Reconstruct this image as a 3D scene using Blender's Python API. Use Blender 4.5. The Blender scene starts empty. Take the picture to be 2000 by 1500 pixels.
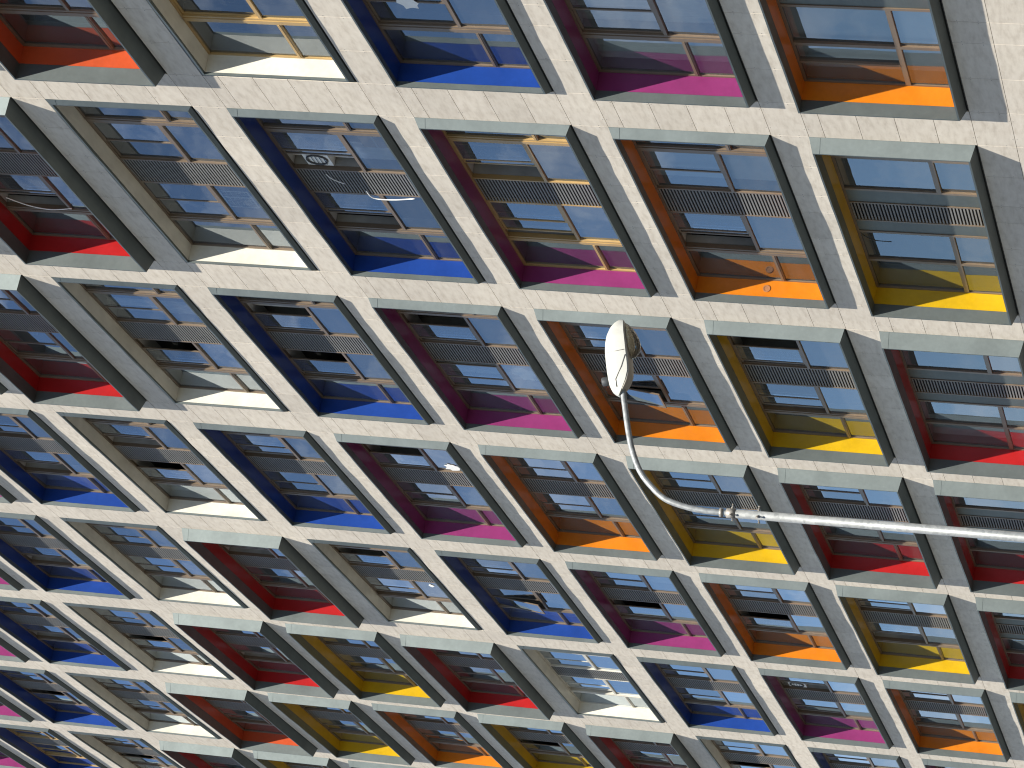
import bpy, math, random
from mathutils import Vector, Matrix
random.seed(7)
sc = bpy.context.scene
COL = sc.collection
# ------------------------------------------------------------------ dimensions (metres)
H = 3.6            # storey height
W = 9.5556         # width of one bay
L = -8.1537        # left edge of a window box, from its right edge
h = 2.8939         # height of a window box
IX, IZ = 0.12, 0.075     # how far the projecting box tapers towards its front
YW = 0.36          # depth of the window plane behind the cladding
GROUND = -26.5

# ------------------------------------------------------------------ helpers
class MB:
    """collects faces, links them as one mesh object"""
    def __init__(s): s.v = []; s.f = []; s.m = []; s.tone = []; s.smooth = []
    def quad(s, a, b, c, d, m=0, t=0.5):
        n = len(s.v); s.v += [tuple(a), tuple(b), tuple(c), tuple(d)]; s.f.append((n, n+1, n+2, n+3)); s.m.append(m); s.tone.append(t); s.smooth.append(False)
    def box(s, x0, x1, y0, y1, z0, z1, m=0, t=0.5):
        n = len(s.v)
        s.v += [(x0,y0,z0),(x1,y0,z0),(x1,y1,z0),(x0,y1,z0),(x0,y0,z1),(x1,y0,z1),(x1,y1,z1),(x0,y1,z1)]
        for f in ((0,3,2,1),(4,5,6,7),(0,1,5,4),(2,3,7,6),(1,2,6,5),(3,0,4,7)):
            s.f.append(tuple(n+i for i in f)); s.m.append(m); s.tone.append(t); s.smooth.append(False)
    def hexa(s, p, m=0, t=0.5):
        n = len(s.v); s.v += [tuple(q) for q in p]
        for f in ((0,3,2,1),(4,5,6,7),(0,1,5,4),(2,3,7,6),(1,2,6,5),(3,0,4,7)):
            s.f.append(tuple(n+i for i in f)); s.m.append(m); s.tone.append(t); s.smooth.append(False)
    def loft(s, rings, m=0, close=True, caps=True, smooth=True):
        n = len(s.v); k = len(rings[0])
        for r in rings: s.v += [tuple(p) for p in r]
        for i in range(len(rings)-1):
            for j in range(k if close else k-1):
                a = n+i*k+j; b = n+i*k+(j+1) % k
                s.f.append((a, b, b+k, a+k)); s.m.append(m); s.tone.append(.5); s.smooth.append(smooth)
        if caps:
            s.f.append(tuple(n+j for j in reversed(range(k)))); s.m.append(m); s.tone.append(.5); s.smooth.append(False)
            e = n+(len(rings)-1)*k
            s.f.append(tuple(e+j for j in range(k))); s.m.append(m); s.tone.append(.5); s.smooth.append(False)
    def tube(s, pts, rad, seg=14, m=0):
        pts = [Vector(p) for p in pts]
        if not hasattr(rad, '__len__'): rad = [rad]*len(pts)
        rings = []; ref = None
        for i, p in enumerate(pts):
            d = (pts[min(i+1, len(pts)-1)] - pts[max(i-1, 0)]).normalized()
            if ref is None:
                ref = Vector((1,0,0)) if abs(d.x) < .8 else Vector((0,1,0))
            a = (ref - d*ref.dot(d)).normalized(); ref = a; b = d.cross(a)
            rings.append([p + rad[i]*(a*math.cos(2*math.pi*j/seg) + b*math.sin(2*math.pi*j/seg)) for j in range(seg)])
        s.loft(rings, m)
    def mesh(s, name, mats):
        me = bpy.data.meshes.new(name); me.from_pydata(s.v, [], s.f)
        for m in mats: me.materials.append(m)
        me.polygons.foreach_set('material_index', s.m)
        me.polygons.foreach_set('use_smooth', s.smooth)
        at = me.attributes.new('tone', 'FLOAT', 'FACE'); at.data.foreach_set('value', s.tone)
        me.update(); return me
    def build(s, name, mats, parent=None):
        return link(name, s.mesh(name, mats), parent)
def link(name, me, parent=None, loc=None):
    o = bpy.data.objects.new(name, me); COL.objects.link(o)
    if parent is not None: o.parent = parent
    if loc is not None: o.location = loc
    return o
def empty(name, loc):
    o = bpy.data.objects.new(name, None); COL.objects.link(o); o.location = loc; return o
def tag(o, label=None, cat=None, group=None, kind=None):
    if label: o['label'] = label
    if cat: o['category'] = cat
    if group: o['group'] = group
    if kind: o['kind'] = kind
    return o

# ------------------------------------------------------------------ materials
def newmat(name):
    m = bpy.data.materials.new(name); m.use_nodes = True
    nt = m.node_tree; b = nt.nodes['Principled BSDF']
    return m, nt, b
def N(nt, t, **k):
    n = nt.nodes.new(t)
    for a, v in k.items(): setattr(n, a, v)
    return n
def coords(nt, scale=(1,1,1), kind='Object', rnd=False):
    tc = N(nt, 'ShaderNodeTexCoord'); mp = N(nt, 'ShaderNodeMapping'); mp.inputs['Scale'].default_value = scale
    nt.links.new(tc.outputs[kind], mp.inputs['Vector'])
    if rnd:
        oi = N(nt, 'ShaderNodeObjectInfo'); mu = N(nt, 'ShaderNodeMath', operation='MULTIPLY'); mu.inputs[1].default_value = 37.0
        nt.links.new(oi.outputs['Random'], mu.inputs[0]); nt.links.new(mu.outputs[0], mp.inputs['Location'])
    return mp.outputs['Vector']
def noise(nt, vec, scale, detail=4, rough=.55):
    n = N(nt, 'ShaderNodeTexNoise'); n.inputs['Scale'].default_value = scale; n.inputs['Detail'].default_value = detail; n.inputs['Roughness'].default_value = rough
    nt.links.new(vec, n.inputs['Vector']); return n.outputs['Fac']
def ramp(nt, fac, stops):
    r = N(nt, 'ShaderNodeValToRGB'); e = r.color_ramp.elements
    e[0].position, e[0].color = stops[0][0], (*stops[0][1], 1); e[1].position, e[1].color = stops[-1][0], (*stops[-1][1], 1)
    for p, c in stops[1:-1]:
        q = e.new(p); q.color = (*c, 1)
    nt.links.new(fac, r.inputs['Fac']); return r.outputs['Color']
def mix(nt, a, b, fac, mode='MIX'):
    m = N(nt, 'ShaderNodeMix', data_type='RGBA', blend_type=mode)
    for sock, v in ((m.inputs['A'], a), (m.inputs['B'], b)):
        if hasattr(v, 'is_output'): nt.links.new(v, sock)
        else: sock.default_value = (*v, 1)
    if hasattr(fac, 'is_output'): nt.links.new(fac, m.inputs['Factor'])
    else: m.inputs['Factor'].default_value = fac
    return m.outputs['Result']
def bump(nt, b, fac, strength, dist=.01):
    n = N(nt, 'ShaderNodeBump'); n.inputs['Strength'].default_value = strength; n.inputs['Distance'].default_value = dist
    nt.links.new(fac, n.inputs['Height']); nt.links.new(n.outputs['Normal'], b.inputs['Normal'])

def stone_mat():
    m, nt, b = newmat('travertine_panel')
    sv = coords(nt, (1.3, 3, 5.5)); sv.node.inputs['Rotation'].default_value = (0, math.radians(-14), 0); streak = noise(nt, sv, 1.8, 6, .6)
    mott = noise(nt, coords(nt, (1, 1, 1)), 5.5, 5, .6)
    big = noise(nt, coords(nt, (.35, .35, .35)), 1, 3)
    c = ramp(nt, streak, [(.30, (.455, .408, .345)), (.5, (.555, .508, .440)), (.70, (.605, .560, .490))])
    c2 = ramp(nt, mott, [(.3, (.86, .845, .82)), (.62, (1, 1, 1))])
    c = mix(nt, c, c2, .32, 'MULTIPLY')
    c3 = ramp(nt, big, [(.35, (.93, .92, .91)), (.65, (1.03, 1.02, 1.0))])
    c = mix(nt, c, c3, 1, 'MULTIPLY')
    at = N(nt, 'ShaderNodeAttribute'); at.attribute_name = 'tone'
    ct = ramp(nt, at.outputs['Fac'], [(0, (.945, .94, .93)), (1, (1.04, 1.035, 1.025))])
    c = mix(nt, c, ct, 1, 'MULTIPLY')
    nt.links.new(c, b.inputs['Base Color']); b.inputs['Roughness'].default_value = .8
    bump(nt, b, mott, .12, .006)
    return m
def metal_mat(name, col, rough=.38, spec=.5, wear=.5, wavy=.06):
    m, nt, b = newmat(name)
    v = coords(nt, (1,1,1), rnd=True)
    n1 = noise(nt, v, 1.3, 3); n2 = noise(nt, coords(nt, (.6, 4, 4), rnd=True), 3, 5)
    c = ramp(nt, n1, [(.3, tuple(k*.88 for k in col)), (.7, tuple(k*1.1 for k in col))])
    dirt = ramp(nt, n2, [(.35, (.9, .9, .9)), (.66, (1, 1, 1)), (.8, (1.12, 1.13, 1.12))])
    c = mix(nt, c, dirt, wear, 'MULTIPLY')
    nt.links.new(c, b.inputs['Base Color']); b.inputs['Roughness'].default_value = rough
    b.inputs['Specular IOR Level'].default_value = spec
    bump(nt, b, noise(nt, v, .9, 2), wavy, .05)
    return m
def paint_mat(name, col, rough=.3):
    return metal_mat(name, col, rough, .4, .7, .05)
def glass_mat():
    m = bpy.data.materials.new('tinted_glass'); m.use_nodes = True; nt = m.node_tree
    for n in list(nt.nodes): nt.nodes.remove(n)
    out = N(nt, 'ShaderNodeOutputMaterial')
    tr = N(nt, 'ShaderNodeBsdfTransparent'); tr.inputs['Color'].default_value = (.66, .71, .72, 1)
    gl = N(nt, 'ShaderNodeBsdfGlossy'); gl.inputs['Roughness'].default_value = .0; gl.inputs['Color'].default_value = (.78, .88, 1, 1)
    fr = N(nt, 'ShaderNodeFresnel'); fr.inputs['IOR'].default_value = 1.62
    mu = N(nt, 'ShaderNodeMath', operation='MULTIPLY_ADD'); mu.inputs[1].default_value = 1.35; mu.inputs[2].default_value = .03; mu.use_clamp = True
    bp = N(nt, 'ShaderNodeBump'); bp.inputs['Strength'].default_value = .05; bp.inputs['Distance'].default_value = .05
    nt.links.new(noise(nt, coords(nt, (.8, 1, 1), rnd=True), 1.1, 2), bp.inputs['Height'])
    nt.links.new(bp.outputs['Normal'], gl.inputs['Normal'])
    oi = N(nt, 'ShaderNodeObjectInfo'); mr = N(nt, 'ShaderNodeMapRange'); mr.inputs['To Min'].default_value = 1.35; mr.inputs['To Max'].default_value = 2.1
    nt.links.new(oi.outputs['Random'], mr.inputs['Value']); nt.links.new(mr.outputs[0], mu.inputs[1])
    nt.links.new(fr.outputs[0], mu.inputs[0])
    mx = N(nt, 'ShaderNodeMixShader'); nt.links.new(mu.outputs[0], mx.inputs[0]); nt.links.new(tr.outputs[0], mx.inputs[1]); nt.links.new(gl.outputs[0], mx.inputs[2])
    # thin uneven film of dust on the outside
    df = N(nt, 'ShaderNodeBsdfDiffuse'); df.inputs['Color'].default_value = (.5, .5, .48, 1)
    du = N(nt, 'ShaderNodeMath', operation='MULTIPLY'); du.inputs[1].default_value = .075
    nt.links.new(noise(nt, coords(nt, (.5, 1, 2), rnd=True), 2.2, 5), du.inputs[0])
    m2 = N(nt, 'ShaderNodeMixShader'); nt.links.new(du.outputs[0], m2.inputs[0]); nt.links.new(mx.outputs[0], m2.inputs[1]); nt.links.new(df.outputs[0], m2.inputs[2])
    nt.links.new(m2.outputs[0], out.inputs['Surface'])
    return m
def plain(name, col, rough=.6, metal=0, var=.12, scale=6):
    m, nt, b = newmat(name)
    c = ramp(nt, noise(nt, coords(nt), scale, 4), [(.3, tuple(k*(1-var) for k in col)), (.7, tuple(k*(1+var) for k in col))])
    nt.links.new(c, b.inputs['Base Color']); b.inputs['Roughness'].default_value = rough; b.inputs['Metallic'].default_value = metal
    return m
def galv_mat():
    m, nt, b = newmat('galvanised_steel')
    vo = N(nt, 'ShaderNodeTexVoronoi'); vo.inputs['Scale'].default_value = 42; nt.links.new(coords(nt), vo.inputs['Vector'])
    c = ramp(nt, vo.outputs['Color'], [(.1, (.20, .21, .21)), (.9, (.29, .30, .295))])
    n = noise(nt, coords(nt), 9, 5)
    c = mix(nt, c, ramp(nt, n, [(.35, (.8, .8, .79)), (.65, (1, 1, 1))]), 1, 'MULTIPLY')
    nt.links.new(c, b.inputs['Base Color']); b.inputs['Roughness'].default_value = .5; b.inputs['Metallic'].default_value = .35
    return m

STONE = stone_mat()
JOINT = plain('dark_joint', (.06, .055, .05), .9)
GREY = metal_mat('grey_coated_metal', (.148, .170, .168), .60, .3, .7, .05); GREY.node_tree.nodes['Principled BSDF'].inputs['Metallic'].default_value = .88
PAINT = {
 'red': paint_mat('red_paint', (0.31, 0.01, 0.01)), 'vermilion': paint_mat('faded_red_paint', (0.42, 0.066, 0.02)),
 'blue': paint_mat('blue_paint', (0.0085, 0.038, 0.2)), 'purple': paint_mat('purple_paint', (0.185, 0.024, 0.105)),
 'orange': paint_mat('orange_paint', (0.5, 0.148, 0.006)), 'yellow': paint_mat('yellow_paint', (0.46, 0.285, 0.005)),
 'white': paint_mat('cream_paint', (0.56, 0.54, 0.465), .4)}
FRAME = metal_mat('brown_anodised_frame', (.142, .103, .068), .42, .5, .8, .02)
GOLD = metal_mat('gold_anodised_frame', (.36, .235, .09), .4, .5, .6, .02)
SLAT = metal_mat('louvre_slat_metal', (.185, .185, .18), .6, .25, .4, .02)
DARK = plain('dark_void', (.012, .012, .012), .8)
GLASS = glass_mat()
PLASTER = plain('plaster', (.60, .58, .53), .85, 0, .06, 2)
PIER = plain('shaded_pier_plaster', (.26, .25, .225), .85, 0, .3, 1.2)  # plaster with shade put into its colour, so open gaps look dark
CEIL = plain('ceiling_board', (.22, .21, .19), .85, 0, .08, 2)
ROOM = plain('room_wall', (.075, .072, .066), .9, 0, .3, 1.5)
CURT = plain('curtain_cloth', (.60, .58, .55), .9, 0, .1, 3)
BLIND = plain('frosted_blind', (.50, .52, .52), .8, 0, .05, 2)
WHITE = plain('white_plastic', (.80, .79, .74), .45, 0, .05, 8)

# ------------------------------------------------------------------ ground
g = MB(); g.quad((-900,-900,GROUND),(900,-900,GROUND),(900,900,GROUND),(-900,900,GROUND))
GR = plain('asphalt', (.048, .046, .044), .95, 0, .2, .4)
tag(g.build('ground', [GR]), kind='structure')

# ------------------------------------------------------------------ which window stands where
DEPTH = {'white': .05, 'blue': .105, 'purple': .158, 'orange': .20, 'yellow': .26, 'red': .315, 'vermilion': .315}
# (row, storey): colour, right slider, left slider, extras
# sliders: c closed, R / L open at its right / left end, r / l slightly open, T tilted
WIN = {
 (1,0): ('vermilion','c','c',''), (1,1): ('white','c','c','gold'), (1,2): ('blue','c','c',''), (1,3): ('purple','c','c','curtain'), (1,4): ('orange','c','c','blind'),
 (2,-1): ('red','c','L',''), (2,0): ('white','c','c',''), (2,1): ('blue','L','L',''), (2,2): ('purple','L','l','gold'), (2,3): ('orange','c','L','blindR'), (2,4): ('yellow','c','c',''),
 (3,-3): ('purple','c','c',''), (3,-2): ('red','c','c',''), (3,-1): ('white','c','R',''), (3,0): ('blue','R','R',''), (3,1): ('purple','R','r','curtainL'), (3,2): ('orange','l','T',''), (3,3): ('yellow','R','l',''), (3,4): ('red','c','c',''),
 (4,-4): ('purple','c','c',''), (4,-3): ('blue','l','L',''), (4,-2): ('white','L','R',''), (4,-1): ('blue','l','c',''), (4,0): ('purple','R','c',''), (4,1): ('orange','c','c',''), (4,2): ('yellow','c','c',''), (4,3): ('red','c','c',''), (4,4): ('red','c','c',''),
 (5,-5): ('purple','c','c',''), (5,-4): ('blue','c','L',''), (5,-3): ('white','c','c',''), (5,-2): ('red','L','c',''), (5,-1): ('white','R','l',''), (5,0): ('blue','l','T',''), (5,1): ('purple','c','R',''), (5,2): ('orange','c','R',''), (5,3): ('yellow','l','L',''), (5,4): ('red','c','c',''),
 (6,-6): ('purple','c','c',''), (6,-5): ('blue','c','L',''), (6,-4): ('white','c','R',''), (6,-3): ('red','c','L',''), (6,-2): ('yellow','c','c',''), (6,-1): ('red','c','c',''), (6,0): ('white','c','l','cream'), (6,1): ('blue','c','c',''), (6,2): ('purple','L','l',''), (6,3): ('orange','c','c',''), (6,4): ('yellow','c','c',''),
 (7,-7): ('purple','c','c',''), (7,-6): ('blue','c','R',''), (7,-5): ('white','c','l',''), (7,-4): ('vermilion','c','l',''), (7,-3): ('yellow','c','c',''), (7,-2): ('orange','l','c',''), (7,-1): ('yellow','c','R',''), (7,0): ('red','c','l',''), (7,1): ('white','c','R',''), (7,2): ('blue','c','c',''), (7,3): ('purple','c','c',''),
 (8,-8): ('purple','c','c',''), (8,-7): ('blue','c','c','gold'), (8,-6): ('white','l','R',''), (8,-5): ('red','c','c',''), (8,-4): ('yellow','c','c',''), (8,-3): ('orange','c','c',''), (8,-2): ('purple','c','c',''),
 (9,-9): ('purple','c','c',''), (9,-8): ('blue','c','c',''),
}
# the grid goes on past the edges of the picture
for r_, s_, c_ in ((0,0,'blue'),(0,1,'red'),(0,2,'white'),(0,3,'blue'),(0,4,'purple'),(1,-1,'purple'),(2,-2,'purple'),(3,-4,'blue'),(4,-5,'blue'),(5,-6,'blue'),
                   (7,4,'orange'),
                   (8,-1,'yellow'),(8,0,'orange'),(8,1,'red'),(8,2,'white'),(8,3,'blue'),(8,4,'purple'),(9,-7,'white'),(9,-6,'red'),(9,-5,'yellow'),(9,-4,'orange'),(9,-3,'purple'),(9,-2,'orange')):
    WIN.setdefault((r_, s_), (c_, 'c', 'c', ''))
OVER = {(2,3): .165, (1,3): .18, (1,4): .238}
WORD = {'white':'cream','vermilion':'faded orange-red'}

bld = tag(empty('apartment_building', (-52, 0, GROUND)), 'tall beige stone-clad building with a grid of grey window boxes lined in bright colours', 'building')
OFF = Vector((52, 0, -GROUND))
def bpart(name, me): return link(name, me, bld, OFF)

# ------------------------------------------------------------------ cladding: one slab per panel, open joints
wall = MB()
R0, R1, S0, S1 = -1, 10, -11, 6
G = .0042
def panel(x0, x1, z0, z1):
    wall.box(x0+G, x1-G, 0, .025, z0+G, z1-G, 0, random.random())
def backing(x0, x1, z0, z1): wall.quad((x0,.028,z0),(x1,.028,z0),(x1,.028,z1),(x0,.028,z1), 1)
XJ = [0, 1.34, 2.67, 3.45, 4.72, 5.50, 6.83, 8.17]
ZJ = [0, .29, .95, 1.61, 2.28, 2.93, 3.60]
E0 = .012
for r in range(R0, R1+1):
    for s in range(S0, S1+1):
        X, Zt = -r*W, -s*H
        for i, k in (zip(ZJ[1:], ZJ[:-1]) if (r, s) in WIN or (r+1, s) in WIN else ((3.6, 2.93), (2.93, 1.61), (1.61, 0))): panel(X-W, X-8.17, Zt-i, Zt-k)
        for i in range(7):
            a, b = X-XJ[i+1], X-XJ[i]
            panel(a, b, Zt-3.6, Zt-2.93)
            if (r, s) not in WIN:
                for j, k in ((2.93, 1.61), (1.61, 0)): panel(a, b, Zt-j, Zt-k)
        for i in range(6):
            for u_ in (.32, 1.06):
                for q in (-.035, .035): wall.box(X-8.17-u_-.008, X-8.17-u_+.008, -.002, .0, Zt-ZJ[i]+q-.006, Zt-ZJ[i]+q+.006, 2)
        for i in range(8):
            for u_ in (.16, .50):
                for q in (-.045, .045): wall.box(X-XJ[i]+q-.010, X-XJ[i]+q+.010, -.002, .0, Zt-2.93-u_-.006, Zt-2.93-u_+.006, 2)
        backing(X-W, X+L-E0, Zt-3.6, Zt); backing(X+L-E0, X, Zt-3.6, Zt-h-E0)
        if (r, s) not in WIN: backing(X+L-E0, X, Zt-h-E0, Zt)
xa, xb = -(R1+1)*W, -R0*W
zt, zb = -S0*H, -(S1+1)*H
wall.quad((xa,.028,GROUND),(xb,.028,GROUND),(xb,.028,zb),(xa,.028,zb), 0)
wall.quad((xb,.028,GROUND),(xb,16,GROUND),(xb,16,zt),(xb,.028,zt), 0)
wall.quad((xa,16,GROUND),(xa,.028,GROUND),(xa,.028,zt),(xa,16,zt), 0)
wall.quad((xb,16,GROUND),(xa,16,GROUND),(xa,16,zt),(xb,16,zt), 0)
bpart('wall', wall.mesh('wall', [STONE, JOINT, plain('rivet_steel', (.22, .21, .19), .6)]))
rf = MB(); rf.box(xa-.1, xb+.1, -.08, 16.1, zt, zt+.25)
bpart('roof', rf.mesh('roof', [GREY]))

# ------------------------------------------------------------------ window box pieces (origin: upper right corner of the box at the wall face)
T = .032
def surround_mesh(D, seed):
    m = MB()
    def ring(dx, dz, y): return [(-dx, y, -dz), (-dx, y, -h+dz), (L+dx, y, -h+dz), (L+dx, y, -dz)]
    A = ring(0, 0, .05); B0 = ring(.004, .004, 0); B = ring(IX, IZ, -D); C = ring(IX+T, IZ+T, -D); E = ring(IX+T, IZ+T, -.001)
    rings = [A, B0, B, C, E]; K = 14; rnd = random.Random(seed)
    dev = [[0]*(K+1) for _ in range(4)]
    for j in (1, 3):                          # the long sheets are not quite straight
        v_ = 0; step = rnd.randint(4, 10)
        for k in range(1, K):
            v_ = .6*v_ + rnd.uniform(-.007, .007); dev[j][k] = v_ + (.006 if k > step else -.004)
    def pt(R_, i_, j, k):
        a, b = Vector(R_[j]), Vector(R_[(j+1) % 4]); p = a.lerp(b, k/K)
        if i_ in (2, 3): p.y -= dev[j][k]
        return p
    for i_ in range(4):
        for j in range(4):
            for k in range(K):
                m.quad(pt(rings[i_], i_, j, k), pt(rings[i_], i_, j, k+1), pt(rings[i_+1], i_+1, j, k+1), pt(rings[i_+1], i_+1, j, k))
    # folded end caps lapped over the right-hand flank
    n = Vector((-0.0, 0, 0)); d = Vector((-IX, -D, 0)).normalized(); nn = Vector((D, -IX, 0)).normalized()
    for z0, z1 in ((-.0, -.2), (-h+.0, -h+.16)):
        p0 = Vector((-.006, -.004, 0)); p1 = Vector((-IX+.002, -D+.002, 0)); o = nn*.004
        f0, f1 = (0, IZ) if z0 > -1 else (0, -IZ)
        q = [(p0.x, p0.y, z0), (p1.x, p1.y, z0-f1), (p1.x, p1.y, z1), (p0.x, p0.y, z1)]
        w = [Vector(a)+o for a in q]
        m.hexa([q[0], q[1], q[2], q[3], w[0], w[1], w[2], w[3]])
    return m.mesh('window', [GREY])
def lining_mesh(colour):
    m = MB(); dx, dz = IX+T, IZ+T; Y0, Y1 = .002, .40
    a = [(-dx, -dz), (-dx, -h+dz), (L+dx, -h+dz), (L+dx, -dz)]
    b = [(-dx+.02, -dz+.02), (-dx+.02, -h+dz-.02), (L+dx-.02, -h+dz-.02), (L+dx-.02, -dz+.02)]
    for j in range(4):
        k = (j+1) % 4
        m.hexa([(a[j][0],Y0,a[j][1]), (a[k][0],Y0,a[k][1]), (b[k][0],Y0,b[k][1]), (b[j][0],Y0,b[j][1]),
                (a[j][0],Y1,a[j][1]), (a[k][0],Y1,a[k][1]), (b[k][0],Y1,b[k][1]), (b[j][0],Y1,b[j][1])])
    return m.mesh('lining', [PAINT[colour]])
XR, XL, ZT, ZB = -(IX+T), L+IX+T, -(IZ+T), -h+IZ+T
def hbox(m, x0, x1, z0, z1, y0=.345, y1=.42, mi=0): m.box(min(x0,x1), max(x0,x1), y0, y1, min(z0,z1), max(z0,z1), mi)
def frame_mesh(mat, variant):
    m = MB()
    hbox(m, XL, XR, ZT, ZT-.05); hbox(m, XL, XR, ZB, ZB+.05)
    hbox(m, XR, XR-.05, ZT-.05, ZB+.05); hbox(m, XL, XL+.05, ZT-.05, ZB+.05)
    z0, z1 = ZT-.05, ZB+.05
    if not variant:
        for a, b in ((-1.54,-1.755), (-6.405,-6.625)):
            hbox(m, a, b, z0, z1, .335, .43); c = (a+b)/2
            hbox(m, c+.045, c-.045, z0, z1, .322, .335)
        for a, b in ((-3.50,-3.545), (-4.61,-4.655)): hbox(m, a, b, z0, z1, .338, .43)
        for a, b in ((-1.755,-3.50), (-4.655,-6.405)): hbox(m, a, b, -1.575, -1.635, .338, .425)
        for a, b in ((XR-.05,-1.54), (-6.625, XL+.05)):
            hbox(m, a, b, -1.825, -1.905, .338, .425); hbox(m, a, b, -1.85, -1.88, .326, .338)
    else:
        for a, b in ((-1.54,-1.64), (-3.02,-3.10), (-3.655,-3.70), (-4.50,-4.545), (-5.04,-5.12), (-6.46,-6.56)): hbox(m, a, b, z0, z1, .335, .43)
        for a, b in ((XR-.05,-1.54), (-1.64,-3.02), (-5.12,-6.46), (-6.56, XL+.05)): hbox(m, a, b, -1.85, -1.94, .336, .425)
        for a, b in ((-3.10,-3.655), (-4.545,-5.04)): hbox(m, a, b, z0, z1, .352, .42, 1)
    return m.mesh('frame', [mat, GREY])
def louvre_mesh(variant):
    m = MB(); a, b = (-3.545, -4.61) if not variant else (-3.70, -4.50)
    z = ZT-.075
    while z > ZB+.08:
        m.box(b, a, .345, .357, z-.0150, z+.0150)
        z -= .0632
    m.box(b, a, .42, .43, ZB+.05, ZT-.05, 1)  # near-black sheet painted as the shade seen between the slats
    return m.mesh('louvre', [SLAT, DARK])
def pane(m, x0, x1, z0, z1, y=.375):
    a, b = min(x0,x1), max(x0,x1); c, d = min(z0,z1), max(z0,z1)
    t = random.uniform(-.007, .007); u = random.uniform(-.007, .007)
    m.quad((a,y+t,c),(b,y-t,c),(b,y-t+u,d),(a,y+t+u,d))
def pane_rects(variant):
    z0, z1 = ZT-.05, ZB+.05; out = []
    if not variant:
        for a, b in ((XR-.05,-1.54), (-6.625, XL+.05)): out += [(a, b, z0, -1.825), (a, b, -1.905, z1)]
        for a, b in ((-1.755,-3.50), (-4.655,-6.405)): out.append((a, b, -1.635, z1))
    else:
        for a, b in ((XR-.05,-1.54), (-1.64,-3.02), (-5.12,-6.46), (-6.56, XL+.05)): out += [(a, b, z0, -1.85), (a, b, -1.94, z1)]
    return out
def pane_mesh(w_, h_):
    m = MB(); pane(m, -w_, 0, -h_, 0, 0); return m.mesh('pane', [GLASS])
SW, SH = .895, 1.418       # a sliding sash
def sash_mesh(mat):
    m = MB(); b = .042
    m.box(-SW, 0, -.014, .014, -b, 0); m.box(-SW, 0, -.014, .014, -SH, -SH+b)
    m.box(-b, 0, -.014, .014, -SH+b, -b); m.box(-SW, -SW+b, -.014, .014, -SH+b, -b)
    pane(m, -SW+b, -b, -SH+b, -b, 0); m.m[-1] = 1
    return m.mesh('sash', [mat, GLASS])
def room_mesh(variant):
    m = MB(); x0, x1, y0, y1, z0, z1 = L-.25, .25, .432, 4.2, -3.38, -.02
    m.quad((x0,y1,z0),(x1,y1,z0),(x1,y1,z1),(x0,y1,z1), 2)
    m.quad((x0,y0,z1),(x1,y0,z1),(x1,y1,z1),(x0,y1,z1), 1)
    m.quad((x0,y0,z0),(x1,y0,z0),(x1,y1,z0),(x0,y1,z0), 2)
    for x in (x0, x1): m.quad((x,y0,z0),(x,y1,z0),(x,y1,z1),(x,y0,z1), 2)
    # inner lining of the openings: piers behind louvre and posts, lintel and sill
    a, b = (-3.50, -4.655) if not variant else (-3.08, -5.06)
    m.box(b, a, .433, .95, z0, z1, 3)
    m.box(x0, XL+.02, .41, .85, z0, z1, 0); m.box(XR-.02, x1, .41, .85, z0, z1, 0)
    m.box(x0, x1, .433, .78, ZT-.03, z1-.004, 0); m.box(x0, x1, .433, .95, z0+.004, ZB+.03, 0)
    if not variant:
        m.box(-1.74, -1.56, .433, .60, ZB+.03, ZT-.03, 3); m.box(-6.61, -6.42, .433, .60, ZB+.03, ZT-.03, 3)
    m.box(-4.2, -4.0, .95, y1, z0, z1, 2)
    for k in range(4):                       # ceiling lights (off) and beams
        x = x0+1+2.1*k; m.box(x, x+.16, 1.2, 3.2, z1-.09, z1-.003, 0)
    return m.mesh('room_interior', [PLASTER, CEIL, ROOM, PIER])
def curtain_mesh(xa, xb, z0, z1, y=.60, amp=.03, step=.05, mat=CURT):
    m = MB(); pts = []; x = xa; i = 0
    while x > xb:
        pts.append((x, y+amp*math.sin(i*1.25)+.01*random.random())); x -= step; i += 1
    lo = [Vector((p[0], p[1], z1)) for p in pts]; hi = [Vector((p[0], p[1], z0)) for p in pts]
    for k in range(len(pts)-1): m.quad(lo[k], lo[k+1], hi[k+1], hi[k])
    return m.mesh('curtain', [mat])
cache = {}
def shared(key, fn, *a):
    if key not in cache: cache[key] = fn(*a)
    return cache[key]

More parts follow.
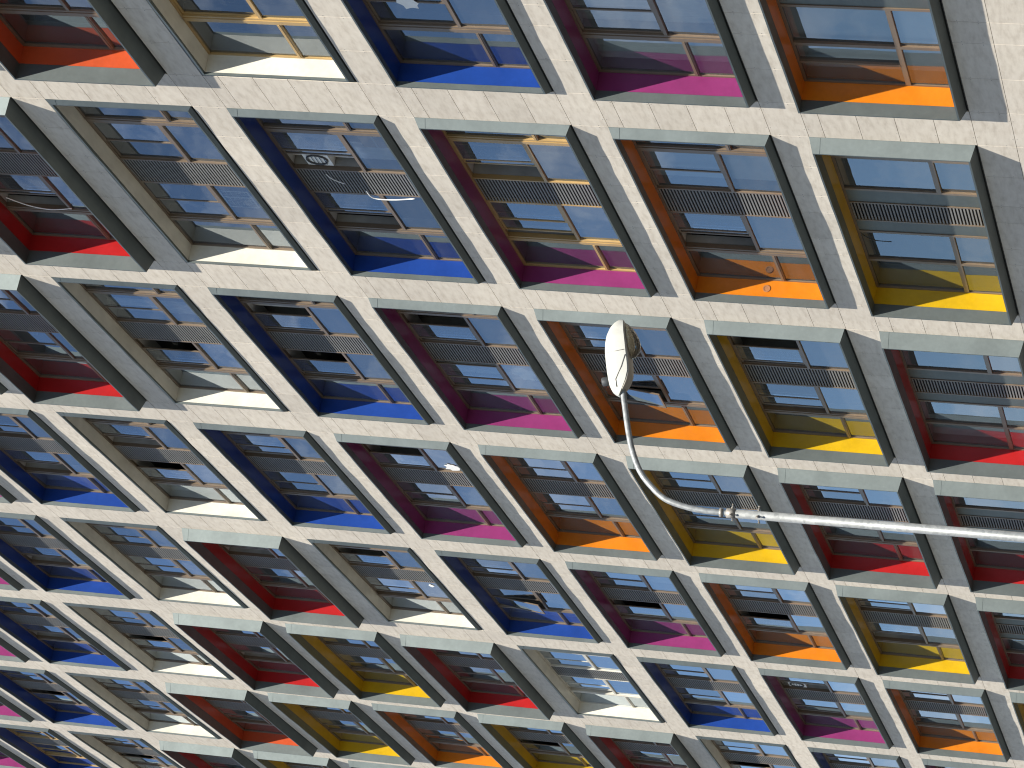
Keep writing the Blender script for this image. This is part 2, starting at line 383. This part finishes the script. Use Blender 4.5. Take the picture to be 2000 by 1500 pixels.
for (r, s), (colour, a1, a2, ex) in sorted(WIN.items()):
    D = OVER.get((r, s), DEPTH[colour]); variant = s == 4
    w = link('window', shared(('sur', D, (r*5+s*3) % 4), surround_mesh, D, (r*5+s*3) % 4), bld, OFF + Vector((-r*W, 0, -s*H)))
    w['label'] = '%s grey window box with %s lining' % ('shallow' if D < .12 else 'deep' if D > .22 else 'projecting', WORD.get(colour, colour))
    fm = {'gold': GOLD, 'cream': WHITE}.get(ex, FRAME)
    if ex == 'cream': fm = shared('creamf', lambda: metal_mat('pale_window_frame', (.50, .47, .40), .45))
    link('lining', shared(('lin', colour), lining_mesh, colour), w)
    link('frame', shared(('fr', fm.name, variant), frame_mesh, fm, variant), w)
    if (r, s) == (1, 4):
        bm = MB(); hbox(bm, -7.16, -7.23, ZT-.05, -1.85, .33, .42); bm.build('mullion', [FRAME], w)
    link('louvre', shared(('lou', variant), louvre_mesh, variant), w)
    for (a, b, c, d) in pane_rects(variant):
        link('pane', shared(('pane', round(a-b,3), round(c-d,3), random.randint(0, 3)), pane_mesh, a-b, c-d), w, (a, .375, c))
    link('room_interior', shared(('room', variant), room_mesh, variant), w)
    if not variant:
        for xa_, st in ((-1.755, a1), (-4.655, a2)):
            ra, lb = xa_, xa_-1.745+SW            # where the right / left sash starts when closed
            if st == 'R': ra -= .62
            if st == 'r': ra -= .2
            if st == 'L': lb += .62
            if st == 'l': lb += .25
            me = shared(('sash', fm.name, random.randint(0, 3)), sash_mesh, fm)
            o1 = link('sash', me, w, (ra, .356, -.157)); o2 = link('sash', me, w, (lb, .388, -.157))
            if st == 'T':
                o2.rotation_euler = (math.radians(-7), 0, 0); o2.location = (lb, .37, -.16)
    cv = {'curtain': [(-.2,-3.5), (-4.66,-7.9)], 'curtainL': [(-4.9,-6.3)], 'blind': [(-4.7,-7.9), (-5.1,-6.4)][:1], 'blindR': [(-1.75,-3.48)]}.get(ex, [])
    if not cv and ex == '' and random.random() < .42:
        q = random.choice([(-1.8,-2.5), (-2.7,-3.4), (-4.7,-5.4), (-6.7,-7.9), (-.3,-1.4)]); cv = [q]
    for (p, q) in cv:
        if 'blind' in ex: me = curtain_mesh(p, q, -.12, -2.75, .50, .0, .3, BLIND)
        else: me = curtain_mesh(p, q, -.12, -2.75)
        link('curtain', me, w)

def wp(r, s, x, y, z): return Vector((-r*W+x, y, -s*H+z))

# ------------------------------------------------------------------ small things at the windows
def cable(name, label, pts, rad=.012, mat=WHITE):
    m = MB(); P = [Vector(p) for p in pts]; out = []
    for i in range(len(P)-1):
        p0, p1, p2, p3 = P[max(i-1,0)], P[i], P[i+1], P[min(i+2,len(P)-1)]
        for k in range(6):
            t = k/6; out.append(.5*((2*p1)+(p2-p0)*t+(2*p0-5*p1+4*p2-p3)*t*t+(3*p1-p0-3*p2+p3)*t**3))
    out.append(P[-1]); m.tube(out, rad, 8)
    return tag(m.build(name, [mat]), label, 'cable')
cable('hanging_cable', 'white cable drooping across the second red-lined window down the left edge',
      [wp(2,-1,-5.9,.33,-.35), wp(2,-1,-6.2,.30,-.75), wp(2,-1,-6.33,.29,-1.2), wp(2,-1,-6.3,.33,-1.66)], .0115)
cable('hanging_cable', 'white cable looped below the louvre beside an air conditioner window lined in blue',
      [wp(2,1,-4.45,.33,-1.36), wp(2,1,-4.72,.30,-1.44), wp(2,1,-4.76,.30,-1.8), wp(2,1,-4.66,.31,-2.3)], .0115)
cable('cable_end', 'short white cable end poking through the louvre of a blue-lined window',
      [wp(2,1,-3.72,.335,-.75), wp(2,1,-3.9,.31,-.84), wp(2,1,-4.1,.31,-1.02)], .010)
DK = plain('black_rubber', (.02, .02, .02), .5)
cable('black_cable', 'thin black cable hanging out of the yellow-lined window at the right',
      [wp(2,4,-5.2,.33,-.2), wp(2,4,-5.32,.27,-.4), wp(2,4,-5.36,.27,-.75)], .009, DK)
def aircon(r, s, x, z, label):
    t = tag(empty('air_conditioner', wp(r,s,x,.412,z)), label, 'air conditioner')
    b = MB(); b.box(-.38,.38,0,.28,-.26,.26); b.build('casing', [WHITE], t)
    f = MB(); rings = [[(-.1+ra*math.cos(a*.3491), y, ra*math.sin(a*.3491)) for a in range(18)] for ra, y in ((.22,-.004),(.22,-.03),(.19,-.03),(.19,-.004))]
    f.loft(rings, 0, True, False)
    for k in range(5): f.box(-.29,.09,-.022,-.014,-.16+k*.08,-.15+k*.08)
    f.build('fan_grille', [plain('grille_black', (.05,.05,.05), .5)], t)
aircon(2, 1, -3.08, -.72, 'white air conditioner unit inside the open pane of a blue-lined window')
aircon(6, 2, -3.08, -.60, 'white air conditioner inside an open purple-lined window near the lower right')
cb = MB(); cb.box(-.3,.3,0,.4,-.28,.28); cb.box(-.3,.3,-.003,0,-.02,.02,1)
CARD = plain('cardboard', (.42,.27,.14), .85); TAPE = plain('parcel_tape', (.6,.5,.36), .4)
o = cb.build('cardboard_box', [CARD, TAPE]); o.location = wp(2,1,-2.3,.47,-2.1); tag(o, 'brown cardboard box behind the glass of the blue-lined window with white cables', 'box')
# wire drying rack behind a pane of a cream-lined window
wr = MB()
for k in range(11): wr.box(-.4+k*.079,-.388+k*.079,0,.008,-.3,.3)
for k in range(7): wr.box(-.4,.4,.009,.017,-.3+k*.1,-.288+k*.1)
for zz in (-.3,.3): wr.box(-.42,.42,-.02,-.001,zz-.016,zz+.016)
for xx in (-.4,.1,.4): wr.box(xx-.022,xx+.022,-.024,-.021,-.3,.3)
o = wr.build('wire_rack', [WHITE]); o.location = wp(2,0,-5.45,.425,-1.98); tag(o, 'white wire rack leaning behind a cream-lined window pane', 'rack')
# white scraps stuck on the glass
def scrap(name, label, r, s, x, z, sx, sz, n=14, y=.366, seed=1, cat='paper'):
    rnd = random.Random(seed); m = MB(); k = len(m.v); ring = []
    for i in range(n):
        a = 2*math.pi*i/n; q = rnd.uniform(.6, 1.05); ring.append((sx*q*math.cos(a), sz*q*math.sin(a)))
    m.loft([[(p[0], .004, p[1]) for p in ring], [(p[0], 0, p[1]) for p in ring]], 0, True, True, False)
    o = m.build(name, [WHITE]); o.location = wp(r,s,x,y,z); return tag(o, label, cat)
scrap('paper_scrap', 'torn white paper patch stuck on a pane of the blue-lined window in the top row', 1, 2, -5.55, -.9, .26, .21, 16, .335, 3)
scrap('plastic_film', 'crumpled white film behind the pane of a purple-lined window', 3, 1, -5.35, -2.1, .45, .33, 18, .40, 5, 'plastic sheet')
scrap('plastic_film', 'small crumpled white film on the pane of the purple-lined window beside the lamp arm', 4, 0, -3.2, -2.1, .30, .25, 18, .366, 8, 'plastic sheet')
scrap('paper_note', 'small white rectangular notice on the pane of a cream-lined window', 5, -1, -5.1, -2.1, .22, .1, 4, .366, 9)
# round vent cap on the orange jamb
vc = MB(); vc.loft([[(y, .075*rr*math.cos(a*.3142), .075*rr*math.sin(a*.3142)) for a in range(20)] for y, rr in ((0,1),(.012,1),(.012,.72),(.006,.7))], 0, True, True, False)
o = vc.build('vent_cap', [plain('vent_brown', (.28,.12,.05), .5)]); o.location = wp(2,3,XL+.001,.17,-1.53); tag(o, 'small round vent cap on the sunlit orange window jamb', 'vent')

# ------------------------------------------------------------------ street lamp
LX = 8.4
lamp = tag(empty('street_lamp', (LX, -15.17, GROUND)), 'galvanised street lamp with a curved arm and white cobra head in front of the building', 'street lamp')
LO = Vector((-LX, 15.17, -GROUND))
GALV = galv_mat()
def lpart(name, mb, mats, parent=lamp):
    o = mb.build(name, mats, parent); o.location = LO if parent is lamp else (0,0,0); return o
pm = MB(); pm.tube([(LX,-15.17,GROUND),(LX,-15.17,GROUND+.3),(LX,-15.17,-25.2),(LX,-15.17,-25.1),(LX,-15.17,-23),(LX,-15.17,-19.85)], [.085,.075,.07,.048,.040,.0345], 24)
pm.tube([(LX,-15.17,GROUND),(LX,-15.17,GROUND+.03)], .17, 24)
lpart('pole', pm, [GALV])
arm_pts = [(LX,-15.169,-19.95),(LX,-15.169,-19.72),(LX,-15.165,-19.60),(LX,-15.148,-19.473),(LX,-15.099,-19.302),(LX,-15.004,-19.173),(LX,-14.885,-19.064),(LX,-14.721,-18.978),(LX,-14.554,-18.920),(LX,-14.386,-18.872),(LX,-14.20,-18.82)]
def smooth_pts(P, n=6):
    P = [Vector(p) for p in P]; out = []
    for i in range(len(P)-1):
        p0, p1, p2, p3 = P[max(i-1,0)], P[i], P[i+1], P[min(i+2,len(P)-1)]
        for k in range(n):
            t = k/n; out.append(.5*((2*p1)+(p2-p0)*t+(2*p0-5*p1+4*p2-p3)*t*t+(3*p1-p0-3*p2+p3)*t**3))
    return out+[P[-1]]
am = MB(); am.tube(smooth_pts(arm_pts), .0238, 20)
lpart('arm', am, [plain('pale_galvanised', (.22,.23,.23), .5, .3, .28, 24)])
cm = MB(); cm.tube([(LX,-15.17,-19.87),(LX,-15.17,-19.80)], .0375, 24)
cm.tube([(LX,-15.17,-19.77),(LX,-15.17,-19.745)], .034, 24)
for zz in (-19.84, -19.99-.06):
    for a in (0, 1, 2):
        an = 2*math.pi*a/3+math.pi/2; d = Vector((math.cos(an), math.sin(an), 0))
        p = Vector((LX,-15.17,zz)); cm.tube([p+d*.03, p+d*.075], .0055, 8); cm.tube([p+d*.038, p+d*.047], .011, 6); cm.tube([p+d*.071, p+d*.077], .009, 6)
lpart('collar', cm, [plain('weathered_bolts', (.26,.24,.21), .55, .4, .3, 40)])
# lamp head: lofted along Y
topc = [(-14.277,-18.799),(-14.254,-18.752),(-14.217,-18.727),(-14.16,-18.706),(-14.096,-18.687),(-14.019,-18.668),(-13.941,-18.651),(-13.863,-18.643),(-13.797,-18.646),(-13.737,-18.662),(-13.690,-18.688),(-13.660,-18.715),(-13.643,-18.738)]
lowc = [(-14.277,-18.802),(-14.25,-18.812),(-14.217,-18.822),(-14.16,-18.836),(-14.09,-18.842),(-14.053,-18.836),(-13.988,-18.820),(-13.937,-18.806),(-13.853,-18.785),(-13.763,-18.762),(-13.70,-18.751),(-13.643,-18.742)]
def interp(c, y):
    c = sorted(c)
    for (a, b), (d, e) in zip(c[:-1], c[1:]):
        if a <= y <= d: return b+(e-b)*(y-a)/(d-a)
    return c[0][1] if y < c[0][0] else c[-1][1]
wid = [(-14.277,.03),(-14.25,.055),(-14.2,.075),(-14.1,.10),(-14.0,.118),(-13.9,.13),(-13.8,.13),(-13.72,.118),(-13.68,.098),(-13.655,.072),(-13.643,.045)]
hd = MB(); ys = [-14.277+.634*i/40 for i in range(41)]
rings = []
for y in ys:
    t, w_ = interp(topc, y), interp(wid, y); l = interp(lowc, y)-.2*w_; hh = max(t-l, .003); ring = []
    for k in range(17):
        a = math.pi*k/16; c, sn = math.cos(a), math.sin(a)
        ring.append((LX + w_*math.copysign(abs(c)**.3, c), y, l + hh*abs(sn)**.9))
    rings.append(ring)
hd.loft(rings, 0, False, False)
for e_ in (0, -1):
    n_ = len(hd.v); hd.v += rings[e_]; hd.f.append(tuple(range(n_, n_+17))); hd.m.append(0); hd.tone.append(.5); hd.smooth.append(False)
for a_, b_ in zip(rings[:-1], rings[1:]): hd.quad(a_[0], a_[-1], b_[-1], b_[0])
HEADP = plain('cream_white_lamp_paint', (.40,.395,.355), .5, 0, .09, 7)
head = lpart('lamp_head', hd, [HEADP])
tr = MB(); rings = []
for y in [-14.235+.575*i/30 for i in range(31)]:
    w_ = interp(wid, y)*.96; l = interp(lowc, y)-.2*w_-.003; dd = .004+.014*min(1, max(0, (-13.66-y)/.3))*min(1, max(.2, (y+14.24)/.05)); ring = []
    for k in range(9):
        a = math.pi*k/8; c, sn = math.cos(a), math.sin(a)
        ring.append((LX + w_*math.copysign(abs(c)**.6, c), y, l - dd*abs(sn)**.6))
    rings.append(ring)
tr.loft(rings, 0, True, True)
lpart('tray', tr, [plain('beige_lamp_tray', (.34,.31,.25), .5, 0, .08, 12)], head)
def bowl(scale, off):
    m = MB(); rr = []
    for i in range(21):
        t = i/20; y = -13.955+.295*t; base = interp(lowc, y)-.2*interp(wid, y)-.004
        dpt = (.105*math.sin(math.pi*t**.82)**.62)*scale; w_ = max(.004, interp(wid, y)*.86*math.sin(math.pi*min(.98, max(.02, t)))**.4)*scale
        rr.append([(LX + w_*math.cos(math.pi*k/16), y, base-off - dpt*math.sin(math.pi*k/16)) for k in range(17)])
    m.loft(rr, 0, False, False); return m
bg = bpy.data.materials.new('lamp_bowl_glass'); bg.use_nodes = True; nt = bg.node_tree
for n in list(nt.nodes): nt.nodes.remove(n)
out = N(nt,'ShaderNodeOutputMaterial'); tp = N(nt,'ShaderNodeBsdfTransparent'); tp.inputs['Color'].default_value = (.86,.84,.76,1)
gl = N(nt,'ShaderNodeBsdfGlossy'); gl.inputs['Roughness'].default_value = .05
bp = N(nt,'ShaderNodeBump'); bp.inputs['Strength'].default_value = .6; bp.inputs['Distance'].default_value = .02
nt.links.new(noise(nt, coords(nt), 26, 3), bp.inputs['Height']); nt.links.new(bp.outputs['Normal'], gl.inputs['Normal'])
mx = N(nt,'ShaderNodeMixShader'); fr = N(nt,'ShaderNodeFresnel'); fr.inputs['IOR'].default_value = 1.45
nt.links.new(bp.outputs['Normal'], fr.inputs['Normal'])
nt.links.new(fr.outputs[0], mx.inputs[0]); nt.links.new(tp.outputs[0], mx.inputs[1]); nt.links.new(gl.outputs[0], mx.inputs[2]); nt.links.new(mx.outputs[0], out.inputs['Surface'])
lpart('bowl', bowl(1, 0), [bg], head)
rfm, nt, b = newmat('crumpled_reflector'); b.inputs['Base Color'].default_value = (.50,.46,.38,1); b.inputs['Metallic'].default_value = .7; b.inputs['Roughness'].default_value = .22
bump(nt, b, noise(nt, coords(nt), 30, 3), .9, .02)
rf2 = bowl(.5, .004); lpart('reflector', rf2, [rfm], head)
ph = MB(); ph.tube([(LX,-14.16,-18.712),(LX,-14.163,-18.69),(LX,-14.168,-18.655),(LX,-14.17,-18.648)], [.03,.036,.036,.028], 18)
lpart('photocell', ph, [plain('smoked_plastic', (.03,.033,.036), .65, 0, .2, 30)], head)
cl = MB()
def side(y, f):
    t, w_ = interp(topc, y), interp(wid, y); l = interp(lowc, y)-.2*w_; a = math.asin(min(1, f**(1/.9)))
    return (LX + w_*abs(math.cos(a))**.3 + .002, y, l+(t-l)*f)
cl.tube([side(-13.965,.03), side(-14.06,.26), side(-14.165,.54), side(-14.19,.50), side(-14.222,.42)], .0042, 6)
cl.tube([side(-13.925,.05), side(-13.94,.4), side(-13.955,.85)], .0024, 6)
lpart('latch_wire', cl, [plain('latch_steel', (.25,.24,.22), .4, .5, .1, 20)], head)

# ------------------------------------------------------------------ sky and sun
sdir = Vector((2.08, -1, 3.05)).normalized()
elev = math.asin(sdir.z); azim = math.atan2(sdir.x, sdir.y)
wld = bpy.data.worlds.new('World'); sc.world = wld; wld.use_nodes = True; nt = wld.node_tree
bgn = nt.nodes['Background']; sky = N(nt, 'ShaderNodeTexSky', sky_type='NISHITA')
sky.sun_disc = False; sky.sun_elevation = elev; sky.sun_rotation = azim; sky.air_density = 1.0; sky.dust_density = .2; sky.ozone_density = 3.0
tc = N(nt, 'ShaderNodeTexCoord'); mp = N(nt, 'ShaderNodeMapping'); mp.inputs['Scale'].default_value = (1, 1, 3.2); nt.links.new(tc.outputs['Generated'], mp.inputs['Vector'])
cn = noise(nt, mp.outputs['Vector'], 6.5, 7, .6)
cf = ramp(nt, cn, [(.49, (0,0,0)), (.74, (.8,.8,.8))])
skyc = mix(nt, sky.outputs[0], (8.0, 8.1, 8.3), cf)
nt.links.new(skyc, bgn.inputs['Color']); bgn.inputs['Strength'].default_value = .066
sl = bpy.data.lights.new('sun', 'SUN'); sl.energy = 5.0; sl.angle = math.radians(.53); sl.color = (1, .945, .85)
so = bpy.data.objects.new('sun', sl); COL.objects.link(so); so.rotation_euler = sdir.to_track_quat('Z', 'Y').to_euler(); so.location = sdir*60

# ------------------------------------------------------------------ camera (the photograph was taken with the phone turned on its side)
Rw = ((-0.23046777, 0.15415462, -0.96079184), (-0.33853858, -0.93839307, -0.06935466), (-0.91229175, 0.3092811, 0.26845664))
cam = bpy.data.cameras.new('camera'); co = bpy.data.objects.new('camera', cam); COL.objects.link(co); sc.camera = co
M = Matrix.Identity(4)
for i in range(3):
    M[i][0] = Rw[0][i]; M[i][1] = -Rw[1][i]; M[i][2] = -Rw[2][i]
M.translation = (32.23570471, -22.32100069, -24.92652253)
co.matrix_world = M
cam.sensor_fit = 'HORIZONTAL'; cam.sensor_width = 36; cam.lens = 36*6358.3/2000; cam.clip_start = .5; cam.clip_end = 3000
sc.render.resolution_x, sc.render.resolution_y = 1024, 768
sc.view_settings.view_transform = 'Standard'; sc.view_settings.look = 'None'; sc.view_settings.gamma = 1; sc.view_settings.exposure = 1.14
sc.cycles.pixel_filter_type = 'BLACKMAN_HARRIS'; sc.cycles.filter_width = 1.15
sc.cycles.max_bounces = 8; sc.cycles.transparent_max_bounces = 12
